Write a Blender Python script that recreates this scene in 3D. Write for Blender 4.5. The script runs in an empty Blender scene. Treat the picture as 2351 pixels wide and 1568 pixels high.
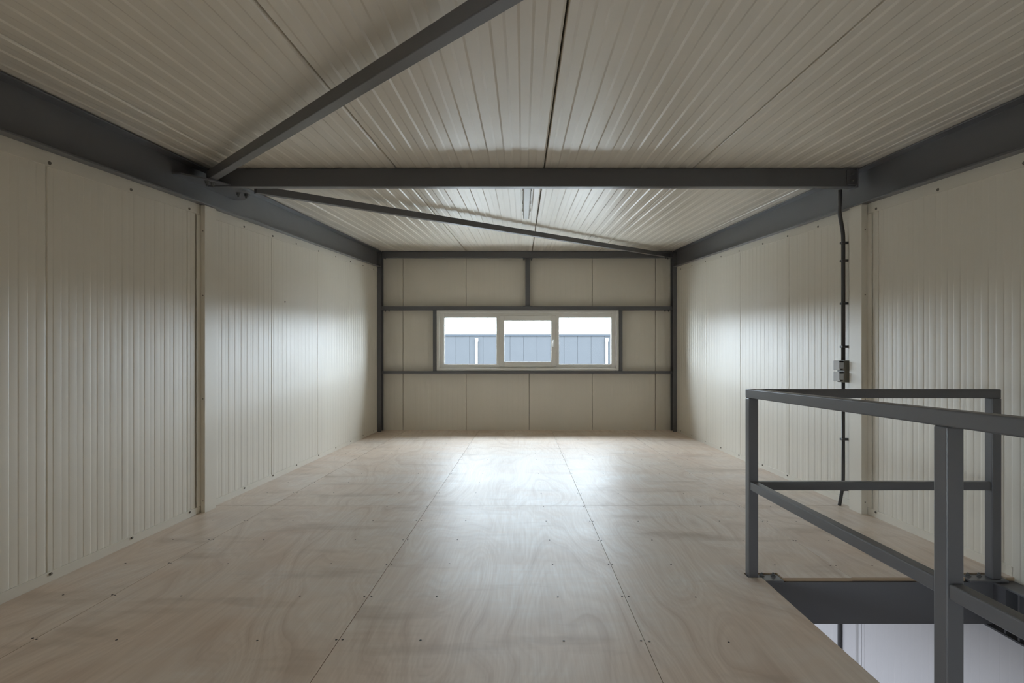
import bpy, math, random
from mathutils import Vector, Matrix

random.seed(7)
W, H_IMG = 2351, 1568
F_PX = 1216.0          # focal length in pixels of the 2351-wide frame
U0, V0 = 1200.0, 838.0  # vanishing point of the room's long axis
EYE = 1.102            # camera height above the plywood deck

sc = bpy.context.scene
# ------------------------------------------------------------------ camera
cam_d = bpy.data.cameras.new('camera')
cam_d.sensor_width = 36.0
cam_d.sensor_fit = 'HORIZONTAL'
cam_d.lens = F_PX * 36.0 / W
cam_d.shift_x = (W / 2 - U0) / W
cam_d.shift_y = (V0 - H_IMG / 2) / W
cam_d.clip_start = 0.02
cam_d.clip_end = 500
cam = bpy.data.objects.new('camera', cam_d)
cam.location = (0, 0, EYE)
cam.rotation_euler = (math.radians(90), 0, 0)
sc.collection.objects.link(cam)
sc.camera = cam

# ------------------------------------------------------------------ world, light, exposure
world = bpy.data.worlds.new('overcast_sky')
sc.world = world
world.use_nodes = True
bg = world.node_tree.nodes['Background']
bg.inputs['Color'].default_value = (0.79, 0.89, 1.0, 1)
bg.inputs['Strength'].default_value = 27.5

pl = bpy.data.lights.new('window_portal', 'AREA')   # sampling portal for the sky, gives off no light itself
pl.shape = 'RECTANGLE'; pl.size = 3.0; pl.size_y = 1.0
pl.cycles.is_portal = True
po = bpy.data.objects.new('window_portal', pl)
po.location = (0.085, 9.10, 1.51)
po.rotation_euler = (math.radians(-90), 0, 0)       # facing into the room (-y)
sc.collection.objects.link(po)

pl2 = bpy.data.lights.new('fill_window_portal', 'AREA')  # sky portal of the added fill window
pl2.shape = 'RECTANGLE'; pl2.size = .80; pl2.size_y = 1.72
pl2.cycles.is_portal = True
po2 = bpy.data.objects.new('fill_window_portal', pl2)
po2.location = (-2.55, -1.625, .665)
po2.rotation_euler = (0, math.radians(-90), 0)      # facing into the room (+x)
sc.collection.objects.link(po2)

sc.view_settings.view_transform = 'Standard'
sc.view_settings.look = 'None'
sc.view_settings.gamma = 1.0
sc.view_settings.use_curve_mapping = False
sc.view_settings.exposure = 0.10
sc.cycles.max_bounces = 16
sc.cycles.diffuse_bounces = 10
sc.cycles.glossy_bounces = 6
sc.cycles.transparent_max_bounces = 12
sc.cycles.caustics_reflective = False
sc.cycles.caustics_refractive = False

# ------------------------------------------------------------------ materials
def new_mat(name, col, rough=0.5, metallic=0.0, spec=0.5):
    m = bpy.data.materials.new(name); m.use_nodes = True
    b = m.node_tree.nodes['Principled BSDF']
    b.inputs['Base Color'].default_value = (*col, 1)
    b.inputs['Roughness'].default_value = rough
    b.inputs['Metallic'].default_value = metallic
    b.inputs['Specular IOR Level'].default_value = spec
    return m

class NT:
    """small node-graph helper"""
    def __init__(s, m):
        s.t = m.node_tree; s.n = s.t.nodes; s.l = s.t.links
        s.b = s.n['Principled BSDF']
    def node(s, typ, **kw):
        n = s.n.new(typ)
        for k, v in kw.items(): setattr(n, k, v)
        return n
    def link(s, a, b): s.l.new(a, b)
    def math(s, op, a, b=None, c=None):
        n = s.node('ShaderNodeMath', operation=op)
        for i, x in enumerate((a, b, c)):
            if x is None: continue
            if isinstance(x, (int, float)): n.inputs[i].default_value = x
            else: s.link(x, n.inputs[i])
        return n.outputs[0]
    def noise(s, vec, scale, detail=2.0, rough=0.5, dist=0.0):
        n = s.node('ShaderNodeTexNoise')
        n.inputs['Scale'].default_value = scale
        n.inputs['Detail'].default_value = detail
        n.inputs['Roughness'].default_value = rough
        n.inputs['Distortion'].default_value = dist
        s.link(vec, n.inputs['Vector'])
        return n.outputs['Fac']
    def ramp(s, fac, stops):
        n = s.node('ShaderNodeValToRGB')
        e = n.color_ramp.elements
        while len(e) < len(stops): e.new(0.5)
        for el, (p, c) in zip(e, stops):
            el.position = p
            el.color = (c, c, c, 1) if isinstance(c, (int, float)) else (*c, 1)
        s.link(fac, n.inputs[0])
        return n.outputs['Color']
    def mix(s, fac, a, b, blend='MIX'):
        n = s.node('ShaderNodeMix', data_type='RGBA', blend_type=blend)
        if isinstance(fac, (int, float)): n.inputs[0].default_value = fac
        else: s.link(fac, n.inputs[0])
        for i, x in ((6, a), (7, b)):
            if isinstance(x, tuple): n.inputs[i].default_value = (*x, 1)
            else: s.link(x, n.inputs[i])
        return n.outputs[2]
    def mapping(s, vec, scale=(1, 1, 1), loc=(0, 0, 0)):
        n = s.node('ShaderNodeMapping')
        n.inputs['Scale'].default_value = scale
        n.inputs['Location'].default_value = loc
        s.link(vec, n.inputs['Vector'])
        return n.outputs[0]

def coated(name, col, rough, var=0.03, spec=0.5):
    """factory-coated sheet steel: very faint tone and gloss variation"""
    m = new_mat(name, col, rough, spec=spec); g = NT(m)
    tc = g.node('ShaderNodeTexCoord').outputs['Object']
    n = g.noise(tc, 2.3, 3)
    c = g.mix(n, tuple(x * (1 - var) for x in col), tuple(x * (1 + var) for x in col))
    g.link(c, g.b.inputs['Base Color'])
    n2 = g.noise(tc, 5.0, 4)
    r = g.math('MULTIPLY_ADD', n2, 0.10, rough - 0.05)
    g.link(r, g.b.inputs['Roughness'])
    return m

M = {}
M['panel'] = coated('beige_grey_coated_sheet', (0.70, 0.66, 0.58), 0.42, spec=0.90)
M['roof'] = coated('beige_grey_roof_sheet', (0.70, 0.655, 0.575), 0.37, spec=0.85)
M['steel'] = coated('anthracite_painted_steel', (0.118, 0.119, 0.128), 0.36, var=0.06)
M['pvc'] = new_mat('white_window_plastic', (0.74, 0.73, 0.70), 0.35)
M['core'] = new_mat('insulation_core', (0.10, 0.085, 0.06), 0.9)
M['gasket'] = new_mat('black_gasket', (0.02, 0.02, 0.02), 0.6)
M['screw'] = new_mat('zinc_screw', (0.22, 0.20, 0.17), 0.45, metallic=0.6)
M['hole'] = new_mat('dark_screw_head', (0.035, 0.028, 0.022), 0.6)
M['bolt'] = new_mat('dull_bolt_steel', (0.16, 0.16, 0.16), 0.5, metallic=0.5)
M['conduit'] = new_mat('dark_grey_conduit_plastic', (0.055, 0.053, 0.055), 0.45)
M['socket'] = new_mat('grey_socket_plastic', (0.20, 0.19, 0.16), 0.5)
M['lid'] = new_mat('pale_socket_lid', (0.55, 0.58, 0.62), 0.4)
M['handle'] = new_mat('pale_metal_handle', (0.93, 0.94, 0.95), 0.3)
M['lamp_body'] = new_mat('lamp_grey_plastic', (0.45, 0.44, 0.42), 0.5)
M['lamp_cover'] = new_mat('lamp_frosted_cover', (0.40, 0.39, 0.37), 0.35)
M['lower'] = coated('white_coated_sheet', (0.78, 0.78, 0.78), 0.4)
M['concrete'] = new_mat('concrete_floor', (0.33, 0.33, 0.32), 0.6)
M['pave'] = new_mat('light_paving', (0.33, 0.325, 0.31), 0.9)
M['facade'] = coated('slate_blue_facade_sheet', (0.032, 0.0335, 0.0360), 0.8, var=0.05, spec=0.03)
M['facade_trim'] = new_mat('grey_facade_trim', (0.022, 0.025, 0.029), 0.8, spec=0.03)
M['pipe'] = new_mat('white_drain_pipe', (0.8, 0.8, 0.8), 0.5)
M['backwood'] = new_mat('plain_underside_wood', (0.42, 0.33, 0.24), 0.7)

# window glass: clear sheet that lets light straight through, with a faint mirror film
gm = bpy.data.materials.new('clear_window_glass'); gm.use_nodes = True
t = gm.node_tree; t.nodes.clear()
o_ = t.nodes.new('ShaderNodeOutputMaterial'); mx = t.nodes.new('ShaderNodeMixShader')
tr = t.nodes.new('ShaderNodeBsdfTransparent'); gl = t.nodes.new('ShaderNodeBsdfGlossy')
fr = t.nodes.new('ShaderNodeFresnel'); fr.inputs['IOR'].default_value = 1.15
tr.inputs['Color'].default_value = (0.95, 0.97, 0.97, 1); gl.inputs['Roughness'].default_value = 0.02
t.links.new(fr.outputs[0], mx.inputs[0]); t.links.new(tr.outputs[0], mx.inputs[1])
t.links.new(gl.outputs[0], mx.inputs[2]); t.links.new(mx.outputs[0], o_.inputs[0])
M['glass'] = gm

def plywood():
    m = new_mat('pale_plywood_veneer', (0.5, 0.42, 0.34), 0.45, spec=0.32); g = NT(m)
    tc = g.node('ShaderNodeTexCoord').outputs['Object']
    oi = g.node('ShaderNodeObjectInfo').outputs['Random']
    cb = g.node('ShaderNodeCombineXYZ')
    g.link(g.math('MULTIPLY', oi, 37.0), cb.inputs[0]); g.link(g.math('MULTIPLY', oi, 91.0), cb.inputs[1])
    ad = g.node('ShaderNodeVectorMath', operation='ADD'); g.link(tc, ad.inputs[0]); g.link(cb.outputs[0], ad.inputs[1])
    v = ad.outputs[0]
    # flowing veneer figure: contour lines of a slow noise, drawn out along the sheet
    vs = g.mapping(v, (1.25, 0.34, 1.0))
    n1 = g.noise(vs, 1.15, 2.2, 0.45, 0.5)
    ph = g.math('FRACT', g.math('MULTIPLY', n1, 13.0))
    line = g.ramp(ph, [(0.0, 1.0), (0.10, 0.35), (0.35, 0.05), (0.80, 0.0), (0.97, 0.55), (1.0, 1.0)])
    ph2 = g.math('FRACT', g.math('MULTIPLY', n1, 53.0))
    fine = g.ramp(ph2, [(0.0, 0.8), (0.4, 0.1), (1.0, 0.6)])
    fade = g.noise(v, 2.1, 2)
    fade = g.ramp(fade, [(0.35, 0.0), (0.65, 1.0)])
    # fibre streaks
    fib = g.noise(g.mapping(v, (90, 3.0, 1)), 1.0, 3, 0.6)
    # tone patches
    tone = g.noise(g.mapping(v, (1.0, 0.5, 1)), 1.3, 3)
    c = g.mix(g.ramp(tone, [(0.32, 0.0), (0.68, 1.0)]), (0.75, 0.605, 0.49), (0.81, 0.70, 0.60))
    red = g.noise(g.mapping(v, (1.0, 0.6, 1), (5, 3, 0)), 1.6, 3)
    c = g.mix(g.ramp(red, [(0.56, 0.0), (0.78, 0.55)]), c, (0.70, 0.49, 0.38))
    # trodden-in pale dust, wiped in both directions
    d1 = g.noise(g.mapping(tc, (0.9, 1.5, 1)), 1.25, 5, 0.62)
    d2 = g.noise(g.mapping(tc, (34, 1.6, 1)), 1.0, 3, 0.6)
    d3 = g.noise(g.mapping(tc, (1.6, 26, 1)), 1.0, 3, 0.6)
    wip = g.math('MULTIPLY', g.math('ADD', d2, d3), 0.5)
    dust = g.math('MULTIPLY', g.ramp(d1, [(0.40, 0.0), (0.66, 1.0)]), g.ramp(wip, [(0.30, 0.25), (0.62, 1.0)]))
    # middle of the deck paled: trodden dust, plus daylight brightness painted in
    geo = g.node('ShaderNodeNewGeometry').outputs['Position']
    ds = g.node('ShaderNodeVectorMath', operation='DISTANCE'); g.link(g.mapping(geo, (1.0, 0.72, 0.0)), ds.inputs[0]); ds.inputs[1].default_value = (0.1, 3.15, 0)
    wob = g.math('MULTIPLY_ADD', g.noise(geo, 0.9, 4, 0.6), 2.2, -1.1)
    mid_lift = g.ramp(g.math('MULTIPLY', g.math('ADD', ds.outputs['Value'], wob), 0.33), [(0.28, 1.0), (0.86, 0.0)])
    film = g.math('ADD', g.math('MULTIPLY', dust, 0.45), g.math('MULTIPLY', mid_lift, g.math('MULTIPLY_ADD', dust, 0.38, 0.44)))
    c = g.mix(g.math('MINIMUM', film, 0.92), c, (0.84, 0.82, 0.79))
    # veneer figure and fibres show through the dust
    lf = g.math('MULTIPLY', g.math('MULTIPLY', line, g.math('MULTIPLY_ADD', fade, 0.8, 0.2)), 0.40)
    c = g.mix(lf, c, (0.40, 0.27, 0.19))
    c = g.mix(g.math('MULTIPLY', fine, 0.24), c, (0.46, 0.335, 0.25))
    c = g.mix(g.math('MULTIPLY', g.ramp(fib, [(0.35, 0.0), (0.75, 1.0)]), 0.26), c, (0.47, 0.375, 0.30))
    # dark scuffs
    s1 = g.noise(g.mapping(v, (0.7, 2.4, 1), (11, 7, 0)), 1.5, 4, 0.6)
    c = g.mix(g.ramp(s1, [(0.55, 0.0), (0.72, 0.55)]), c, (0.42, 0.33, 0.255))
    g.link(c, g.b.inputs['Base Color'])
    r = g.math('MULTIPLY_ADD', dust, -0.06, 0.42)
    r = g.math('ADD', r, g.math('MULTIPLY', fib, 0.10))
    g.link(r, g.b.inputs['Roughness'])
    return m
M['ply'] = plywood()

def ply_edge():
    m = new_mat('plywood_edge_layers', (0.45, 0.33, 0.22), 0.7); g = NT(m)
    geo = g.node('ShaderNodeNewGeometry').outputs['Position']
    sx = g.node('ShaderNodeSeparateXYZ'); g.link(geo, sx.inputs[0])
    st = g.math('FRACT', g.math('MULTIPLY', sx.outputs[2], 1.0 / 0.0052))
    c = g.mix(g.ramp(st, [(0.45, 0.0), (0.55, 1.0)]), (0.52, 0.40, 0.28), (0.34, 0.235, 0.15))
    g.link(c, g.b.inputs['Base Color'])
    return m
M['ply_edge'] = ply_edge()

# ------------------------------------------------------------------ geometry helpers
class MB:
    def __init__(s): s.v = []; s.f = []; s.mi = []
    def add(s, vs, fs, mi=0):
        k = len(s.v); s.v += [tuple(p) for p in vs]
        for f in fs: s.f.append(tuple(k + i for i in f)); s.mi.append(mi)
        return s
    def box(s, x0, x1, y0, y1, z0, z1, k=0.0, mi=0):
        """box whose z runs with the roof slope k along y"""
        vs = [(x, y, z + k * y) for z in (z0, z1) for y in (y0, y1) for x in (x0, x1)]
        return s.add(vs, [(0, 2, 3, 1), (4, 5, 7, 6), (0, 1, 5, 4), (2, 6, 7, 3), (0, 4, 6, 2), (1, 3, 7, 5)], mi)
    def ext_y(s, prof, y0, y1, k=0.0, mi=0):
        """closed (x, z) profile swept along y; z follows slope k"""
        n = len(prof)
        vs = [(x, y0, z + k * y0) for x, z in prof] + [(x, y1, z + k * y1) for x, z in prof]
        fs = [(i, (i + 1) % n, n + (i + 1) % n, n + i) for i in range(n)]
        fs += [tuple(range(n - 1, -1, -1)), tuple(range(n, 2 * n))]
        return s.add(vs, fs, mi)
    def ext_z(s, prof, z0, z1, mi=0, side=None, tops=None):
        """closed (x, y) profile swept along z; tops = function (x, y) -> z of the upper end"""
        n = len(prof)
        vs = [(x, y, z0) for x, y in prof] + [(x, y, tops(x, y) if tops else z1) for x, y in prof]
        s.add(vs, [(i, (i + 1) % n, n + (i + 1) % n, n + i) for i in range(n)], mi if side is None else side)
        k = len(s.v) - 2 * n
        s.f.append(tuple(k + i for i in range(n - 1, -1, -1))); s.mi.append(mi)
        s.f.append(tuple(k + i for i in range(n, 2 * n))); s.mi.append(mi)
        return s
    def cyl(s, p0, p1, r, n=12, r1=None, mi=0):
        p0, p1 = Vector(p0), Vector(p1); d = (p1 - p0).normalized()
        a = d.orthogonal().normalized(); b = d.cross(a); r1 = r if r1 is None else r1
        vs = []
        for p, rr in ((p0, r), (p1, r1)):
            for i in range(n):
                t = 2 * math.pi * i / n
                vs.append(p + (a * math.cos(t) + b * math.sin(t)) * rr)
        fs = [(i, (i + 1) % n, n + (i + 1) % n, n + i) for i in range(n)]
        fs += [tuple(range(n - 1, -1, -1)), tuple(range(n, 2 * n))]
        return s.add(vs, fs, mi)
    def tube(s, pts, r, n=12):
        pts = [Vector(p) for p in pts]; vs = []; a = None
        for i, p in enumerate(pts):
            d = (pts[min(i + 1, len(pts) - 1)] - pts[max(i - 1, 0)]).normalized()
            a = d.orthogonal().normalized() if a is None else (a - d * a.dot(d)).normalized()
            b = d.cross(a)
            vs += [p + (a * math.cos(2 * math.pi * j / n) + b * math.sin(2 * math.pi * j / n)) * r for j in range(n)]
        fs = []
        for i in range(len(pts) - 1):
            for j in range(n):
                fs.append((i * n + j, i * n + (j + 1) % n, (i + 1) * n + (j + 1) % n, (i + 1) * n + j))
        fs += [tuple(range(n - 1, -1, -1)), tuple(range((len(pts) - 1) * n, len(pts) * n))]
        return s.add(vs, fs)
    def bar(s, p0, p1, w, h, up=(0, 0, 1)):
        """rectangular bar between two points; w across, h along 'up'"""
        p0, p1 = Vector(p0), Vector(p1); d = (p1 - p0).normalized()
        x = d.cross(Vector(up)).normalized(); z = x.cross(d)
        vs = [p + x * sx * w / 2 + z * sz * h / 2 for p in (p0, p1) for sx, sz in ((-1, -1), (1, -1), (1, 1), (-1, 1))]
        return s.add(vs, [(0, 1, 2, 3), (7, 6, 5, 4), (0, 4, 5, 1), (1, 5, 6, 2), (2, 6, 7, 3), (3, 7, 4, 0)])
    def mesh(s, name, mats, smooth=False):
        me = bpy.data.meshes.new(name); me.from_pydata(s.v, [], s.f)
        for m in (mats if isinstance(mats, (list, tuple)) else [mats]): me.materials.append(M[m])
        me.polygons.foreach_set('material_index', s.mi)
        import bmesh
        b = bmesh.new(); b.from_mesh(me); bmesh.ops.recalc_face_normals(b, faces=b.faces); b.to_mesh(me); b.free()
        if smooth:
            me.polygons.foreach_set('use_smooth', [len(p.vertices) == 4 for p in me.polygons])
        me.update()
        return me
    def build(s, name, mats, parent=None, bevel=0.0, smooth=False, loc=None, seg=2):
        if loc is not None:
            lo = Vector(loc); s.v = [tuple(Vector(p) - lo) for p in s.v]
        o = bpy.data.objects.new(name, s.mesh(name, mats, smooth))
        if loc is not None: o.location = loc
        sc.collection.objects.link(o); o.parent = parent
        if bevel:
            md = o.modifiers.new('bevel', 'BEVEL'); md.width = bevel; md.segments = seg; md.limit_method = 'ANGLE'
            md.angle_limit = math.radians(40); md.harden_normals = False
        return o

def tag(o, label, cat, kind=None, group=None):
    o['label'] = label; o['category'] = cat
    if kind: o['kind'] = kind
    if group: o['group'] = group
    return o
def empty(name, loc, label, cat, kind=None, group=None):
    o = bpy.data.objects.new(name, None); o.location = loc; o.empty_display_size = 0.1
    sc.collection.objects.link(o)
    return tag(o, label, cat, kind, group)
def under(child, parent):
    """parent while keeping world coordinates baked in the mesh"""
    child.parent = parent; child.matrix_parent_inverse = Matrix.Translation(-Vector(parent.location))
    return child
def part(mb, name, mats, parent, **kw):
    return under(mb.build(name, mats, None, **kw), parent)
def sharp(o, deg=9):
    me = o.data; me.polygons.foreach_set('use_smooth', [True] * len(me.polygons)); me.set_sharp_from_angle(angle=math.radians(deg))
    return o
def inst(name, me, parent, loc):
    o = bpy.data.objects.new(name, me); o.location = loc
    sc.collection.objects.link(o)
    return under(o, parent)

# ------------------------------------------------------------------ main dimensions (metres)
XL, XR = -2.407, 2.552        # inner faces of the long walls
YB = 8.96                     # inner face of the window wall's panels
YF = -2.6                     # wall behind the camera
KR = 0.0888                   # roof rises towards the window wall
Z0 = 2.216                    # ceiling height at y = 0
def zc(y): return Z0 + KR * y
BEAM = 0.272                  # depth of the long beams
LOWER = -3.1

def rib_profile(x0, x1, n, amp, slope, gap=0.004, chamfer=0.004, bow=0.0):
    """micro-rib outline from x0 to x1 as (x, out) pairs, 'out' towards the room"""
    a, b = x0 + gap / 2, x1 - gap / 2
    p = (x1 - x0) / n
    pts = [(a, -0.010), (a + 0.001, -chamfer), (a + 0.004, 0.0)]
    for i in range(n):
        c = x0 + p * i
        a1, b0, b1, a0 = c + p * 0.36, c + p * 0.36 + slope, c + p * 0.86, c + p * 0.86 + slope
        q = [(a1, 0.0), (b0, amp), (b1, amp), (a0, 0.0)]
        if bow:
            m_ = (b0 + b1) / 2; w_ = (b1 - b0) / 4; l_ = (a0 + c + p + p * .36) / 2
            q = [q[0], q[1], (m_ - w_, amp + bow * .75), (m_, amp + bow), (m_ + w_, amp + bow * .75), q[2], q[3],
                 (l_ - w_, bow * .75), (l_, bow), (l_ + w_, bow * .75)]
        for xx, oo in q:
            if a + 0.006 < xx < b - 0.006: pts.append((xx, oo))
    pts += [(b - 0.004, 0.0), (b - 0.001, -chamfer), (b, -0.010)]
    return pts

# ------------------------------------------------------------------ floor
floor = empty('floor', (0, 3, 0), 'pale plywood deck with screwed sheets filling the upper storey', 'floor', 'structure')
TX = [XL - 0.02, -1.962, -0.737, 0.487, 1.707, XR + 0.02]
TY = [YF - 0.02, -0.73, 1.71, 4.15, 6.57, YB + 0.02]
OPX, OPY = 1.240, 2.743       # stair opening: right of OPX, nearer than OPY
for j in range(5):
    for i in range(5):
        x0, x1, y0, y1 = TX[i] + .0009, TX[i + 1] - .0009, TY[j] + .0007, TY[j + 1] - .0007
        poly = [(x0, y0), (x1, y0), (x1, y1), (x0, y1)]
        if i == 3 and j in (0, 1, 2):
            if j < 2: poly = [(x0, y0), (OPX, y0), (OPX, y1), (x0, y1)]
            else: poly = [(x0, y0), (OPX, y0), (OPX, 2.746), (1.171, 2.748), (1.171, 2.811), (1.347, 2.811), (1.347, OPY), (x1, OPY), (x1, y1), (x0, y1)]
        if i == 4 and j in (0, 1): continue
        if i == 4 and j == 2:
            poly = [(x0, OPY + .004), (2.295, OPY + .004), (2.295, 2.811), (2.505, 2.811), (2.505, OPY + .004), (x1, OPY + .004), (x1, y1), (x0, y1)]
        b = MB().ext_z(poly, -0.018, random.uniform(-0.0006, 0.0), 0, 1)
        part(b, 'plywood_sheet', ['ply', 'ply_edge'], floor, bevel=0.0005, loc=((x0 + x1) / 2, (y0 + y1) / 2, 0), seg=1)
# countersunk screws in rows over the joists: each only a few pixels across
b = MB()
rows = [1.71 + .4067 * k for k in range(0, 18)]
for r, y in enumerate(rows):
    for i in range(5):
        for x in ([TX[i] + .020] if i == 0 else [TX[i] + .013]) + ([TX[i] + .33, TX[i] + .90] if 0 < i < 4 else [TX[i] + .22]) + [TX[i + 1] - .013]:
            if x > XR - .06 or x < XL + .06 or y > YB - .1: continue
            if x > OPX - .03 and y < OPY + .06: continue
            xx, yy = x + random.uniform(-.006, .006), y + random.uniform(-.006, .006) - .007 * x
            if abs(yy - 4.15) < .012: yy = 4.15 + random.choice((-.018, .018))
            if abs(yy - 6.57) < .012: yy = 6.57 + random.choice((-.018, .018))
            b.cyl((xx, yy, -.002), (xx, yy, .0004), .0048, 8)
so = part(b, 'floor_screws', 'hole', floor); so['kind'] = 'stuff'

# ------------------------------------------------------------------ long walls
LWY0, LWY1, LWZ0, LWZ1 = -2.50, -.75, .25, 1.08     # added window, unseen behind the camera, to brighten the near room
SEAMS = [YF, -0.71, 0.42, 1.548, 2.678, 3.80, 5.075, 6.21, 7.345, 8.80]
SCREW_Y = [0.98, 1.55, 2.12, 2.689, 3.249, 3.816, 4.566, 5.09, 5.618, 6.23, 6.80, 7.38, 7.965, 8.53]
def screw_mesh(sgn):
    b = MB()
    b.cyl((0, 0, 0), (sgn * .002, 0, 0), .0095, 12)
    b.cyl((sgn * .002, 0, 0), (sgn * .007, 0, 0), .0062, 6)
    return b.mesh('wall_screw', 'screw')
for name, X, s, label in (('wall_left', XL, 1, 'beige ribbed sandwich-panel wall across from the stair railing'),
                          ('wall_right', XR, -1, 'beige ribbed sandwich-panel wall carrying the dark conduit behind the railing')):
    wl = empty(name, (X, 3, 0), label, 'wall', 'structure')
    zb = -0.018 if s > 0 else -0.29
    top = lambda y: zc(y) + 0.002
    for i in range(len(SEAMS) - 1):
        y0, y1 = SEAMS[i], SEAMS[i + 1]
        n = max(6, round((y1 - y0) / .0945))
        pr = rib_profile(y0, y1, n, .0015, .006, bow=.0006)
        prof = [(X + s * o, y) for y, o in pr]
        prof = [(X - s * .03, y0 + .002)] + prof + [(X - s * .03, y1 - .002)]
        if i == 0 and s > 0:      # cut round the added fill window
            b = MB().ext_z(prof, zb, LWZ0); b.ext_z(prof, LWZ1, None, tops=lambda x, y: top(y))
            for ya, yb in ((y0 + .002, LWY0), (LWY1, y1 - .002)):
                b.box(X - .03, X, ya, yb, LWZ0, LWZ1)
        else: b = MB().ext_z(prof, zb, None, tops=lambda x, y: top(y))
        sharp(part(b, 'wall_panel', 'panel', wl))
    x0, x1 = sorted((X - s * .031, X - s * .10))
    b = MB(); b.box(x0, x1, YF - .1, YB + .1, -0.3, LWZ0)
    if s > 0:
        b.box(x0, x1, YF - .1, LWY0, LWZ0, LWZ1); b.box(x0, x1, LWY1, YB + .1, LWZ0, LWZ1)
    else: b.box(x0, x1, YF - .1, YB + .1, LWZ0, LWZ1)
    b.ext_z([(x0, YF - .1), (x1, YF - .1), (x1, YB + .1), (x0, YB + .1)], LWZ1, None, tops=lambda x, y: zc(y) + .05)
    part(b, 'outer_skin', 'core', wl)
    # folded flashings along beam and floor
    t0, t1 = sorted((X + s * .0005, X + s * .0042))
    b = MB().box(t0, t1, YF, 8.80, Z0 - BEAM - .073, Z0 - BEAM + .01, KR)
    q0, q1 = sorted((X + s * .0042, X + s * .007)); b.box(q0, q1, YF, 8.80, Z0 - BEAM - .073, Z0 - BEAM - .067, KR)
    part(b, 'top_flashing', 'panel', wl)
    ylo = YF if s > 0 else 2.76
    b = MB().box(t0, t1, ylo, 8.80, 0, .052); b.box(q0, q1, ylo, 8.80, .047, .052)
    part(b, 'bottom_flashing', 'panel', wl)
    sm = screw_mesh(s)
    for y in SCREW_Y:
        if 3.9 < y < 4.12: continue
        inst('wall_screw', sm, wl, (X + s * .0042, y, Z0 + KR * y - BEAM - .055))
        if s > 0 or y > 2.9: inst('wall_screw', sm, wl, (X + s * .0042, y + .006, .040))
    if s > 0: inst('wall_screw', sm, wl, (X + .0005, 5.36, 1.741))

# ------------------------------------------------------------------ ceiling of ribbed roof panels
ceil = empty('ceiling', (0, 3, Z0 + KR * 3), 'sloping ceiling of beige ribbed roof panels', 'ceiling', 'structure')
RX = [XL - .08, -2.049, -0.941, 0.1605, 1.272, 2.383, XR + .08]
for i in range(len(RX) - 1):
    n = max(2, round((RX[i + 1] - RX[i]) / .1105))
    pr = rib_profile(RX[i], RX[i + 1], n, .0040, .011, gap=.008)
    prof = [(RX[i] + .003, Z0 + .04)] + [(x, Z0 - o) for x, o in pr] + [(RX[i + 1] - .003, Z0 + .04)]
    part(MB().ext_y(prof, YF - .1, YB + .1, KR), 'roof_panel', 'roof', ceil)
part(MB().box(XL - .1, XR + .1, YF - .12, YB + .12, Z0 + .041, Z0 + .12, KR), 'roof_outer_skin', 'core', ceil)

# ------------------------------------------------------------------ window wall
SX = [XL - .05, -2.026, -.958, .110, 1.179, 2.247, XR + .05]
WX0, WX1, WZ0, WZ1 = -1.442, 1.610, 1.003, 2.021      # outer edge of the window lining
wb = empty('wall_back', (0, YB, 0), 'beige panel wall around the strip window', 'wall', 'structure')
def back_piece(b, x0, x1, z0, z1f, n):
    pr = rib_profile(x0, x1, n, .0006, .008, gap=.005)
    prof = [(x0 + .0025, YB + .03)] + [(x, YB - o) for x, o in pr] + [(x1 - .0025, YB + .03)]
    b.ext_z(prof, z0, z1f)
ztop = zc(YB) + .005
for i in range(len(SX) - 1):
    x0, x1 = SX[i], SX[i + 1]; b = MB()
    n = max(4, round((x1 - x0) / .089))
    if x1 <= WX0 or x0 >= WX1: back_piece(b, x0, x1, -.018, ztop, n)
    else:
        back_piece(b, x0, x1, -.018, WZ0 + .01, n); back_piece(b, x0, x1, WZ1 - .01, ztop, n)
        if x0 < WX0: back_piece(b, x0, WX0 + .005, WZ0 + .01, WZ1 - .01, 4)
        if x1 > WX1: back_piece(b, WX1 - .005, x1, WZ0 + .01, WZ1 - .01, 4)
    part(b, 'wall_panel', 'panel', wb)
b = MB()
for a in ((XL - .1, WX0 + .02, -.3, ztop + .1), (WX1 - .02, XR + .1, -.3, ztop + .1), (WX0 + .02, WX1 - .02, -.3, WZ0 + .03), (WX0 + .02, WX1 - .02, WZ1 - .03, ztop + .1)):
    b.box(a[0], a[1], YB + .031, YB + .10, a[2], a[3])
part(b, 'outer_skin', 'core', wb)

wf = empty('wall_front', (0, YF, 0), 'beige panel wall closing the room behind the viewer', 'wall', 'structure')
for i in range(len(SX) - 1):
    pr = rib_profile(SX[i], SX[i + 1], max(4, round((SX[i + 1] - SX[i]) / .089)), .0006, .008, gap=.005)
    prof = [(SX[i] + .0025, YF - .03)] + [(x, YF + o) for x, o in pr] + [(SX[i + 1] - .0025, YF - .03)]
    part(MB().ext_z(prof, LOWER, zc(YF) + .01), 'wall_panel', 'panel', wf)
part(MB().box(XL - .1, XR + .1, YF - .10, YF - .031, LOWER, zc(YF) + .05), 'outer_skin', 'core', wf)

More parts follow.
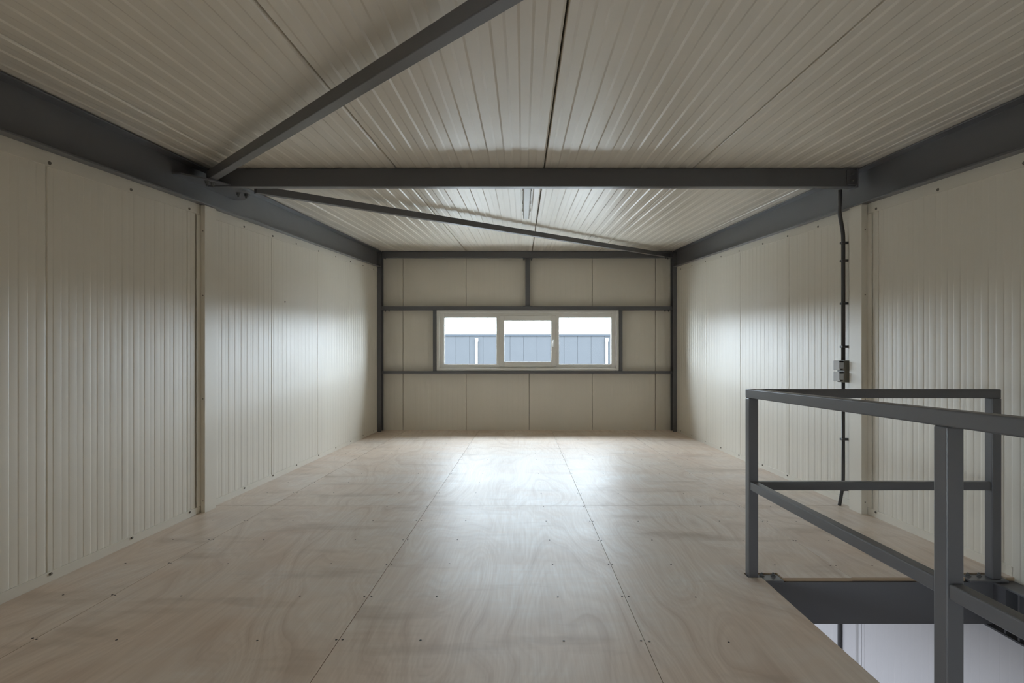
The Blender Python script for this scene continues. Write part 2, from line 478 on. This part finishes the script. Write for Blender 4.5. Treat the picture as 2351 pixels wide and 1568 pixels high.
# window: lining, fixed frame, sash, panes, handle
win = empty('window_1', (.084, 8.9, WZ0), 'white plastic strip window with three panes and a tilting middle sash', 'window', 'structure')
def ring(b, x0, x1, z0, z1, wl_, wr, wb_, wt, y0, y1):
    b.box(x0, x0 + wl_, y0, y1, z0, z1); b.box(x1 - wr, x1, y0, y1, z0, z1)
    b.box(x0 + wl_, x1 - wr, y0, y1, z0, z0 + wb_); b.box(x0 + wl_, x1 - wr, y0, y1, z1 - wt, z1)
b = MB(); ring(b, WX0, WX1, WZ0, WZ1, .050, .046, .046, .046, 8.862, 8.99)
part(b, 'lining', 'pvc', win, bevel=.003)
def wx(u, y): return (u - U0) * y / F_PX
def wz(v, y): return EYE - (v - V0) * y / F_PX
Y1 = 8.93
fx0, fx1, fz0, fz1 = wx(1010, Y1), wx(1413.5, Y1), wz(846, Y1), wz(718, Y1)
gl_, gr_ = (wx(1020, Y1), wx(1140.2, Y1)), (wx(1283, Y1), wx(1403.5, Y1))
gz = (wz(836.2, Y1), wz(729, Y1))
b = MB(); ring(b, fx0, fx1, fz0, fz1, gl_[0] - fx0, fx1 - gr_[1], gz[0] - fz0, fz1 - gz[1], 8.925, 9.0)
part(b, 'fixed_frame', 'pvc', win, bevel=.004)
sx0, sx1, sz0, sz1 = wx(1147, 8.91), wx(1276.5, 8.91), wz(842, 8.91), wz(724.5, 8.91)
for a, c in ((gl_[1], wx(1152, Y1)), (wx(1271, Y1), gr_[0])):
    part(MB().box(a, c, 8.926, 8.999, gz[0] - .001, gz[1] + .001), 'mullion', 'pvc', win, bevel=.003)
sg = (wx(1157, 8.91), wx(1265.6, 8.91), wz(830.5, 8.91), wz(735.5, 8.91))
b = MB(); ring(b, sx0, sx1, sz0, sz1, sg[0] - sx0, sx1 - sg[1], sg[2] - sz0, sz1 - sg[3], 8.905, 8.985)
sash = part(b, 'sash', 'pvc', win, bevel=.005)
def gasket(x0, x1, z0, z1, y, name='gasket'):
    b = MB(); ring(b, x0, x1, z0, z1, .006, .006, .006, .006, y, y + .03)
    part(b, name, 'pvc', win)
gasket(gl_[0], gl_[1], gz[0], gz[1], 8.945, 'glazing_bead'); gasket(gr_[0], gr_[1], gz[0], gz[1], 8.945, 'glazing_bead')
gasket(sg[0], sg[1], sg[2], sg[3], 8.925, 'glazing_bead')
for (a, c, z0_, z1_) in ((gl_[0], gl_[1], gz[0], gz[1]), (gr_[0], gr_[1], gz[0], gz[1]), (sg[0], sg[1], sg[2], sg[3])):
    part(MB().box(a + .001, c - .001, 8.968, 8.972, z0_ + .001, z1_ - .001), 'pane', 'glass', win)
hx = wx(1270.5, 8.9)
b = MB().box(hx - .013, hx + .013, 8.897, 8.906, wz(796, 8.9), wz(778, 8.9))
hd = part(b, 'handle', 'handle', win, bevel=.004)
b = MB().tube([(hx, 8.90, wz(783, 8.9)), (hx, 8.872, wz(783, 8.9)), (hx, 8.862, wz(785, 8.9)), (hx - .001, 8.862, wz(797, 8.9))], .0105, 10)
lever = part(b, 'lever', 'handle', hd, smooth=True)
fill_win = empty('window_fill', (XL, (LWY0 + LWY1) / 2, LWZ0), 'added two-pane fill-light window low in the bare wall, behind the viewer', 'window', 'structure')
ym = (LWY0 + LWY1) / 2; b = MB()
for a in ((LWY0, LWY0 + .05, LWZ0, LWZ1), (LWY1 - .05, LWY1, LWZ0, LWZ1), (LWY0 + .05, LWY1 - .05, LWZ0, LWZ0 + .05), (LWY0 + .05, LWY1 - .05, LWZ1 - .05, LWZ1), (ym - .03, ym + .03, LWZ0 + .05, LWZ1 - .05)):
    b.box(XL - .09, XL + .01, *a)
part(b, 'fixed_frame', 'pvc', fill_win, bevel=.003)
for a, c in ((LWY0 + .05, ym - .03), (ym + .03, LWY1 - .05)):
    part(MB().box(XL - .052, XL - .048, a, c, LWZ0 + .05, LWZ1 - .05), 'pane', 'glass', fill_win)
# outside sill that catches the daylight
part(MB().box(fx0 + .02, fx1 - .02, 9.0, 9.12, WZ0 + .055, WZ0 + .067), 'outer_sill', 'pvc', win)

# ------------------------------------------------------------------ steel frame
def ibeam_prof(xw, s, depth, half, tw, tf, ztop_):
    """profile of an I-section whose web starts at xw, room-side flanges reach half in direction s"""
    a, w, c = xw + s * half, xw + s * tw, xw
    pr = [(a, ztop_), (a, ztop_ - tf), (w, ztop_ - tf - .006), (w, ztop_ - depth + tf + .006), (a, ztop_ - depth + tf), (a, ztop_ - depth), (c, ztop_ - depth), (c, ztop_)]
    return pr
def hexbolt(b, p, axis, r=.011, h=.012):
    p = Vector(p); a = Vector(axis)
    b.cyl(p, p + a * .003, r * 1.5, 12); b.cyl(p + a * .003, p + a * (.003 + h), r, 6); b.cyl(p + a * (.003 + h), p + a * (.003 + h * 1.8), r * .55, 8)
    return b
for X, s, label in ((XL, 1, 'dark grey steel I-beam under the ceiling on the wall across from the railing'),
                    (XR, -1, 'dark grey steel I-beam under the ceiling on the wall with the conduit')):
    bm = empty('roof_beam', (X, 3, zc(3) - BEAM), label, 'beam', 'thing')
    part(MB().ext_y(ibeam_prof(X + s * .0045, s, BEAM - .006, .0625, .006, .010, Z0 - .006), YF + .01, 8.735, KR), 'beam_section', 'steel', bm, bevel=.0015)
    e0, e1 = sorted((X + s * .008, X + s * .070))
    pl_ = part(MB().box(e0, e1, 8.735, 8.749, Z0 - BEAM - .004, Z0 - .008, KR), 'end_plate', 'steel', bm, bevel=.002)
    for dz in (.06, .135, .205):
        part(hexbolt(MB(), (X + s * .040, 8.735, zc(8.735) - dz), (0, -1, 0)), 'bolt', 'bolt', pl_)
# corner columns of the window wall (H-section, flanges parallel to the wall)
for X, s, label in ((XL, 1, 'dark steel corner column of the window wall, across from the railing side'),
                    (XR, -1, 'dark steel corner column of the window wall, on the conduit side')):
    col = empty('steel_column', (X + s * .03, 8.83, 0), label, 'column', 'thing')
    a0, a1 = sorted((X - s * .03, X + s * .066)); w0, w1 = sorted((X - s * .01, X + s * .004))
    zt = lambda y: zc(y) - .006
    for y0, y1 in ((8.750, 8.762), (8.900, 8.912)):
        part(MB().ext_z([(a0, y0), (a1, y0), (a1, y1), (a0, y1)], 0, None, tops=lambda x, y: zt(y)), 'flange', 'steel', col, bevel=.0015)
    part(MB().ext_z([(w0, 8.762), (w1, 8.762), (w1, 8.900), (w0, 8.900)], 0, None, tops=lambda x, y: zt(y)), 'web', 'steel', col)

# rectangular tube across the room under the roof
cb_ = empty('cross_beam', (0, 3.96, zc(3.96) - .14), 'dark grey steel cross beam spanning the room mid-ceiling', 'beam', 'thing')
part(MB().box(XL + .068, XR - .084, 3.927, 3.995, Z0 - .139, Z0 - .0055, KR), 'tube', 'steel', cb_, bevel=.003)
ep = part(MB().box(XR - .084, XR - .071, 3.912, 4.01, Z0 - .150, Z0 - .004, KR), 'end_plate', 'steel', cb_, bevel=.002)
cl_ = part(MB().box(XR - .150, XR - .084, 3.914, 3.926, Z0 - .128, Z0 - .02, KR), 'cleat', 'steel', cb_, bevel=.002)
for dz in (.05, .10):
    part(hexbolt(MB(), (XR - .118, 3.914, zc(3.914) - dz), (0, -1, 0)), 'bolt', 'bolt', cl_)

hb = empty('header_beam', (0, 8.88, zc(8.88) - .11), 'dark steel header beam along the top of the window wall', 'beam', 'thing')
part(MB().box(XL + .067, XR - .067, 8.80, 8.892, Z0 - .113, Z0 - .0055, KR), 'tube', 'steel', hb, bevel=.003)
for x in (XL + .11, XR - .11):
    part(hexbolt(MB(), (x, 8.84, zc(8.84) - .115), (0, 0, -1)), 'bolt', 'bolt', hb)

BD = .090     # depth of the braces' centre line below the ceiling
def brace(name, p0, p1, label):
    """square tube from p0 to p1 (centre line x, y), hung below the roof panels"""
    o = empty(name, (p0[0], p0[1], zc(p0[1]) - .07), label, 'brace', 'thing')
    a = Vector((p0[0], p0[1], zc(p0[1]) - BD)); c = Vector((p1[0], p1[1], zc(p1[1]) - BD))
    part(MB().bar(a, c, .060, .060, up=(0, -KR, 1)), 'tube', 'steel', o, bevel=.004)
    return o
b1 = brace('diagonal_brace', (-2.255, 3.83), (1.62, 0.03), 'dark steel diagonal brace crossing the near ceiling towards the viewer')
b2 = brace('diagonal_brace', (-2.13, 4.22), (2.40, 8.70), 'dark steel diagonal brace running to the far corner by the window wall')
part(MB().box(2.36, 2.44, 8.62, 8.74, Z0 - .133, Z0 - .121, KR), 'fixing_plate', 'steel', b2)
for x, y in ((2.37, 8.66), (2.33, 8.63)):
    part(hexbolt(MB(), (x, y, zc(y) - .133 if x > 2.36 else zc(y) - .121), (0, 0, -1)), 'bolt', 'bolt', b2)

gp = empty('gusset_plate', (-2.33, 3.9, zc(3.9) - .12), 'steel gusset plate with bolts joining the braces to the beam', 'plate', 'thing')
poly = [(-2.398, 3.62), (-2.335, 3.62), (-2.215, 3.78), (-2.165, 3.92), (-2.15, 4.12), (-2.165, 4.22), (-2.32, 4.42), (-2.398, 4.42)]
n = len(poly); b = MB()
vs = [(x, y, Z0 + KR * y - .132) for x, y in poly] + [(x, y, Z0 + KR * y - .1205) for x, y in poly]
b.add(vs, [(i, (i + 1) % n, n + (i + 1) % n, n + i) for i in range(n)] + [tuple(range(n - 1, -1, -1)), tuple(range(n, 2 * n))])
part(b, 'plate', 'steel', gp, bevel=.002)
for x, y in ((-2.265, 3.80), (-2.245, 3.835), (-2.225, 4.145), (-2.185, 4.185)):
    part(hexbolt(MB(), (x, y, zc(y) - .132), (0, 0, -1), .013, .018), 'bolt', 'bolt', gp)

# girts and posts of the window wall
for z0, z1, label, dz in ((2.016, 2.082, 'dark steel girt running above the strip window', -1), (.950, 1.014, 'dark steel girt running below the strip window', 0)):
    g_ = empty('girt', (0, 8.87, z0), label, 'girt', 'thing')
    part(MB().box(XL + .05, XR - .05, 8.835 if dz == 0 else 8.838, 8.899, z0 if dz else z0, z1 - (.012 if dz == 0 else 0)), 'rail', 'steel', g_, bevel=.003)
    if dz:
        for x in (XL + .11, XL + .17, XR - .17, XR - .11):
            part(hexbolt(MB(), (x, 8.865, z0), (0, 0, -1)), 'bolt', 'bolt', g_)
hp = empty('hanger_post', (.084, 8.87, 2.082), 'short dark steel post between header beam and window', 'post', 'thing')
part(MB().box(.046, .124, 8.86, 8.868, 2.090, zc(8.87) - .125), 'front_flange', 'steel', hp, bevel=.0015)
part(MB().box(.080, .088, 8.868, 8.935, 2.090, zc(8.87) - .125), 'web', 'steel', hp)
part(MB().box(.046, .124, 8.935, 8.943, 2.090, zc(8.87) - .125), 'back_flange', 'steel', hp)
part(MB().box(.005, .165, 8.845, 8.90, 2.0825, 2.090), 'foot_plate', 'steel', hp)
part(MB().box(.005, .165, 8.845, 8.90, zc(8.87) - .125, zc(8.845) - .1145), 'top_plate', 'steel', hp)
for x in (.022, .148):
    part(hexbolt(MB(), (x, 8.87, zc(8.87) - .125), (0, 0, -1)), 'bolt', 'bolt', hp)
for a, c, label in ((-1.500, WX0 - .002, 'slim dark steel post flanking the window, near the bare wall'), (WX1 + .002, 1.668, 'slim dark steel post flanking the window, near the conduit wall')):
    p_ = tag(MB().box(a, c, 8.845, 8.925, 1.0025, 2.0155).build('window_post', 'steel', bevel=.003), label, 'post', 'thing')

# ------------------------------------------------------------------ column casings on the long walls
for X, s, y0, y1, label in ((XL, 1, 3.945, 4.092, 'beige sheet-metal column casing on the bare wall'),
                            (XR, -1, 3.908, 4.055, 'beige sheet-metal column casing beside the socket box')):
    cs = empty('column_casing', (X, (y0 + y1) / 2, 0), label, 'casing', 'thing')
    x0, x1 = sorted((X + s * .0085, X + s * (.040 if s > 0 else .052)))
    part(MB().ext_z([(x0, y0), (x1, y0), (x1, y1), (x0, y1)], 0, None, tops=lambda x, y: zc(y) - BEAM - .001), 'cover', 'panel', cs, bevel=.002)
    f0, f1 = sorted((X + s * .0075, X + s * .0095))
    part(MB().ext_z([(f0, y0 - .05), (f1, y0 - .05), (f1, y0), (f0, y0)], 0.055, None, tops=lambda x, y: zc(y) - BEAM - .08), 'side_lip', 'panel', cs)
    part(MB().ext_z([(f0, y1), (f1, y1), (f1, y1 + .02), (f0, y1 + .02)], 0.055, None, tops=lambda x, y: zc(y) - BEAM - .08), 'side_lip', 'panel', cs)
    sm = MB().cyl((0, 0, 0), (0, -.004, 0), .004, 8).mesh('casing_screw', 'screw')
    for z in (.09, .85, 1.62, 2.1):
        inst('casing_screw', sm, cs, (X + s * .026, y0, z))

# ------------------------------------------------------------------ conduit and socket box
cd = empty('conduit', (2.49, 4.16, 0), 'dark grey electrical conduit climbing beside the column casing', 'conduit')
def path(pts, n=8):
    """rounded polyline: quadratic blend at inner points"""
    pts = [Vector(p) for p in pts]; out = [pts[0]]
    for i in range(1, len(pts) - 1):
        a, p, c = pts[i - 1], pts[i], pts[i + 1]
        r = min(.05, (p - a).length * .45, (c - p).length * .45)
        s0 = p + (a - p).normalized() * r; s1 = p + (c - p).normalized() * r
        for k in range(n + 1):
            t = k / n; out.append(s0 * (1 - t) ** 2 + p * 2 * t * (1 - t) + s1 * t * t)
    return out + [pts[-1]]
CX, CY = 2.515, 4.155
upper = [(CX, CY, 1.14), (CX, CY, 2.13), (2.462, 4.12, 2.30), (2.415, 4.03, 2.36), (2.412, 4.025, zc(4.025) - .141)]
part(MB().tube(path(upper), .0145, 14), 'upper_pipe', 'conduit', cd, smooth=True)
part(MB().tube(path([(2.488, 4.16, 0.0), (2.492, 4.158, .03), (CX, CY, .17), (CX, CY, .985)]), .0125, 14), 'lower_pipe', 'conduit', cd, smooth=True)
for z in (2.06, 1.92, 1.585, 1.245, .86, .52, .125):
    b = MB().box(CX - .018, CX + .004, CY - .019, CY + .019, z - .008, z + .008)
    b.box(CX + .004, XR - .0015, CY - .010, CY + .010, z - .009, z + .009)
    part(b, 'pipe_clip', 'conduit', cd, bevel=.002)
sk = empty('socket_box', (2.50, 4.16, .97), 'grey double wall socket with flip lids on the conduit', 'socket')
part(MB().box(2.496, XR - .0015, 4.105, 4.205, .967, 1.138), 'back_box', 'socket', sk, bevel=.005)
for z0 in (.975, 1.063):
    f_ = part(MB().box(2.462, 2.496, 4.112, 4.198, z0, z0 + .074), 'socket_frame', 'lamp_body', sk, bevel=.003)
    l_ = part(MB().box(2.455, 2.4905, 4.108, 4.111, z0 + .012, z0 + .058), 'flip_lid', 'lid', sk, bevel=.001)
    part(MB().box(2.456, 2.488, 4.106, 4.1115, z0 + .060, z0 + .071), 'lid_hinge', 'gasket', sk)
    part(MB().box(2.464, 2.482, 4.106, 4.1115, z0 + .004, z0 + .010), 'lid_catch', 'gasket', sk)

# ------------------------------------------------------------------ batten lamp on the ceiling
lm = empty('batten_lamp', (.037, 4.9, zc(4.9) - .09), 'narrow unlit batten lamp with frosted cover on the ceiling', 'lamp')
def stadium(cx, y0, y1, w, n=8):
    r = w / 2; p = []
    for k in range(n + 1): t = math.pi + math.pi * k / n; p.append((cx + r * math.cos(t), y0 + r + r * math.sin(t)))
    for k in range(n + 1): t = math.pi * k / n; p.append((cx + r * math.cos(t), y1 - r + r * math.sin(t)))
    return p
def slab(poly, d0, d1):
    n = len(poly); b = MB()
    vs = [(x, y, zc(y) - d1) for x, y in poly] + [(x, y, zc(y) - d0) for x, y in poly]
    return b.add(vs, [(i, (i + 1) % n, n + (i + 1) % n, n + i) for i in range(n)] + [tuple(range(n - 1, -1, -1)), tuple(range(n, 2 * n))])
part(slab(stadium(.037, 4.22, 5.60, .074), .005, .038), 'housing', 'lamp_body', lm, bevel=.003)
part(slab(stadium(.037, 4.235, 5.585, .062), .038, .078), 'diffuser', 'lamp_cover', lm, bevel=.012, seg=3)
for y in (4.45, 4.95, 5.30):
    for sx in (-1, 1):
        x0, x1 = sorted((.037 + sx * .037, .037 + sx * .043))
        part(MB().box(x0, x1, y, y + .03, Z0 - .048, Z0 - .018, KR), 'clip', 'handle', lm)

# ------------------------------------------------------------------ railing round the stair opening
ra = empty('railing', (1.2, 2.77, 0), 'dark grey square-tube railing round the stair opening', 'railing')
PX, PS = 1.1765, .049
RT, RB = .977, .930
def tube_part(a, name):
    return part(MB().box(*a), name, 'steel', ra, bevel=.005, seg=3)
tube_part((PX, PX + PS, 2.752, 2.752 + PS, -.0055, RB), 'post')
tube_part((PX, PX + PS, 1.469, 1.469 + PS, .001, RB), 'post')
tube_part((PX, PX + PS, 0.18, 0.18 + PS, .001, RB), 'post')
tube_part((2.426, 2.475, 2.735, 2.735 + PS, -.0055, RB), 'post')
tube_part((PX, PX + PS, 0.13, 2.752 + PS, RB, RT), 'top_rail')
tube_part((PX + PS, 2.475, 2.737, 2.737 + PS, RB, RT), 'top_rail')
MR0, MR1 = .452, .496
tube_part((PX + .004, PX + .044, 0.18 + PS, 1.469, MR0, MR1), 'mid_rail')
tube_part((PX + .004, PX + .044, 1.469 + PS, 2.752, MR0, MR1), 'mid_rail')
tube_part((PX + PS, 2.426, 2.742, 2.782, MR0, MR1), 'mid_rail')
for x0, x1, bx_ in ((1.176, 1.343, (1.256, 1.316)), (2.300, 2.500, (2.338, 2.396))):
    bp = part(MB().box(x0, x1, 2.720, 2.806, -.0165, -.0060), 'base_plate', 'steel', ra, bevel=.002)
    for x in bx_:
        part(hexbolt(MB(), (x, 2.782, -.006), (0, 0, 1), .009, .008), 'bolt', 'bolt', bp)

# ------------------------------------------------------------------ steelwork under the deck at the opening
tb = empty('deck_beam', (1.9, 2.78, -.233), 'dark blue-grey deck beam across the far edge of the stair opening', 'beam', 'thing')
part(MB().box(1.16, XR - .125, 2.733, 2.741, -.234, -.0195), 'web', 'steel', tb)
part(MB().box(1.16, XR - .125, 2.741, 2.82, -.031, -.0195), 'top_flange', 'steel', tb)
part(MB().box(1.16, XR - .125, 2.741, 2.82, -.234, -.224), 'bottom_flange', 'steel', tb)
eb = empty('edge_beam', (2.49, 1, -.268), 'dark deck-edge beam with stiffener plates under the conduit wall', 'beam', 'thing')
part(MB().box(2.515, 2.523, YF + .02, 8.7, -.258, -.030), 'web', 'steel', eb)
part(MB().box(2.435, 2.548, YF + .02, 8.7, -.268, -.258), 'bottom_flange', 'steel', eb, bevel=.0015)
part(MB().box(2.435, 2.548, YF + .02, 8.7, -.030, -.0195), 'top_flange', 'steel', eb, bevel=.0015)
for y in (2.90, 2.675, 2.60, 2.0, 1.2, .4):
    part(MB().box(2.440, 2.515, y, y + .010, -.258, -.030), 'stiffener', 'steel', eb)
tm = empty('trimmer_beam', (1.15, 1, -.233), 'dark deck beam under the long edge of the stair opening', 'beam', 'thing')
part(MB().box(1.190, 1.198, YF + .02, 2.72, -.224, -.031), 'web', 'steel', tm)
part(MB().box(1.13, 1.225, YF + .02, 2.715, -.031, -.0195), 'top_flange', 'steel', tm)
part(MB().box(1.13, 1.225, YF + .02, 2.715, -.234, -.224), 'bottom_flange', 'steel', tm)

# ------------------------------------------------------------------ storey below, seen through the opening
wr = empty('wall_right_lower', (XR, 3, LOWER), 'white panel wall of the storey below, seen through the stair opening', 'wall', 'structure')
LS = [YF, -.7, .3, 1.35, 2.48, 3.955, 5.09, 6.23, 7.37, YB]
for i in range(len(LS) - 1):
    pr = rib_profile(LS[i], LS[i + 1], 12, .0012, .006)
    prof = [(XR + .03, LS[i] + .002)] + [(XR - o, y) for y, o in pr] + [(XR + .03, LS[i + 1] - .002)]
    part(MB().ext_z(prof, LOWER, -.3), 'wall_panel', 'lower', wr)
part(MB().box(XR + .031, XR + .1, YF - .1, YB + .1, LOWER, -.3), 'outer_skin', 'core', wr)
for nm, a, lb in (('wall_left_lower', (XL - .08, XL, YF, YB, LOWER, -.3), 'white wall of the storey below, on the far side of the opening'),
                  ('wall_back_lower', (XL - .08, XR + .08, YB, YB + .09, LOWER, -.3), 'white end wall of the storey below the window'),
                  ('floor_lower', (XL - .1, XR + .1, YF - .1, YB + .1, LOWER - .1, LOWER), 'grey concrete floor of the storey below')):
    tag(MB().box(*a).build(nm, 'concrete' if nm.startswith('floor') else 'lower'), lb, 'floor' if nm.startswith('floor') else 'wall', 'structure')
cs = empty('column_casing', (XR, 4.0, LOWER), 'white column casing below the deck, seen under the deck beam', 'casing', 'thing')
part(MB().box(XR - .026, XR - .0015, 4.02, 4.16, LOWER, -.27), 'cover', 'lower', cs, bevel=.002)
part(MB().box(XR - .0055, XR - .0015, 3.985, 4.019, LOWER, -.27), 'side_lip', 'lower', cs)
lp = empty('conduit', (2.5, 4.2, LOWER), 'pair of grey pipes below the deck, seen under the deck beam', 'conduit')
part(MB().cyl((2.505, 4.19, LOWER), (2.505, 4.19, -.02), .0125, 12), 'pipe', 'conduit', lp, smooth=True)
part(MB().cyl((2.522, 4.185, LOWER), (2.522, 4.185, -.25), .006, 10), 'pipe', 'conduit', lp, smooth=True)
part(MB().box(2.49, XR - .0015, 4.170, 4.205, -.36, -.345), 'pipe_clip', 'conduit', lp)

def added_lamp(x, y, label):  # added lamps, out of view, standing in for daylight in the storey below
    o = empty('batten_lamp', (x, y, -.33), label, 'lamp')
    part(MB().box(x - .05, x + .05, y - .6, y + .6, -.30, -.27), 'housing', 'lamp_body', o, bevel=.004)
    for yy in (-.4, .4): part(MB().cyl((x, y + yy, -.27), (x, y + yy, -.0185), .006, 8), 'hanger', 'lamp_body', o)
    L = bpy.data.lights.new('added_fill_light', 'AREA'); L.shape = 'RECTANGLE'; L.size = .09; L.size_y = 1.15
    L.energy = LOWER_W; L.color = (0.80, 0.86, 1.0)
    lo = bpy.data.objects.new('added_fill_light', L); lo.location = (x, y, -.302)
    sc.collection.objects.link(lo); under(lo, o)
LOWER_W = 64.0
added_lamp(.2, 4.6, 'added unseen lit batten lamp hung below the deck, further from the opening')
added_lamp(.2, 1.6, 'added unseen lit batten lamp hung below the deck, beside the opening')

# ------------------------------------------------------------------ outside: paved yard and the neighbouring hall
tag(MB().box(-90, 90, -90, 130, LOWER - .3, LOWER - .12).build('ground', 'pave'), 'light paved yard outside the window', 'ground', 'structure')
YN = 40.0
nb = empty('neighbour_building', (0, YN, LOWER), 'long slate-blue industrial hall with flat roof seen through the window', 'building', 'thing')
part(MB().box(-30, 30, YN + .05, YN + 12, LOWER - .1, 3.36), 'hall_body', 'facade', nb)
x = wx(1047, YN) - 1.02 * 20
pm = MB().box(.01, 1.01, 0, .05, 0, 3.28 - LOWER).mesh('facade_panel', 'facade')
for i in range(46):
    inst('facade_panel', pm, nb, (x + 1.02 * i, YN, LOWER))
part(MB().box(-30, 30, YN - .06, YN + .10, 3.28, 3.44), 'roof_trim', 'facade_trim', nb)
for u, label in ((1094.5, 'white drain pipe on the neighbouring hall, in the pane farthest from the handle'), (1392.5, 'white drain pipe on the neighbouring hall, in the pane beside the handle')):
    X = wx(u, YN)
    dp = empty('drain_pipe', (X, YN - .1, LOWER), label, 'pipe', 'thing')
    part(MB().cyl((X, YN - .11, LOWER), (X, YN - .11, 3.0), .080, 12), 'pipe', 'pipe', dp, smooth=True)
    part(MB().box(X - .11, X + .11, YN - .21, YN - .012, 2.86, 3.11), 'hopper', 'pipe', dp, bevel=.02)
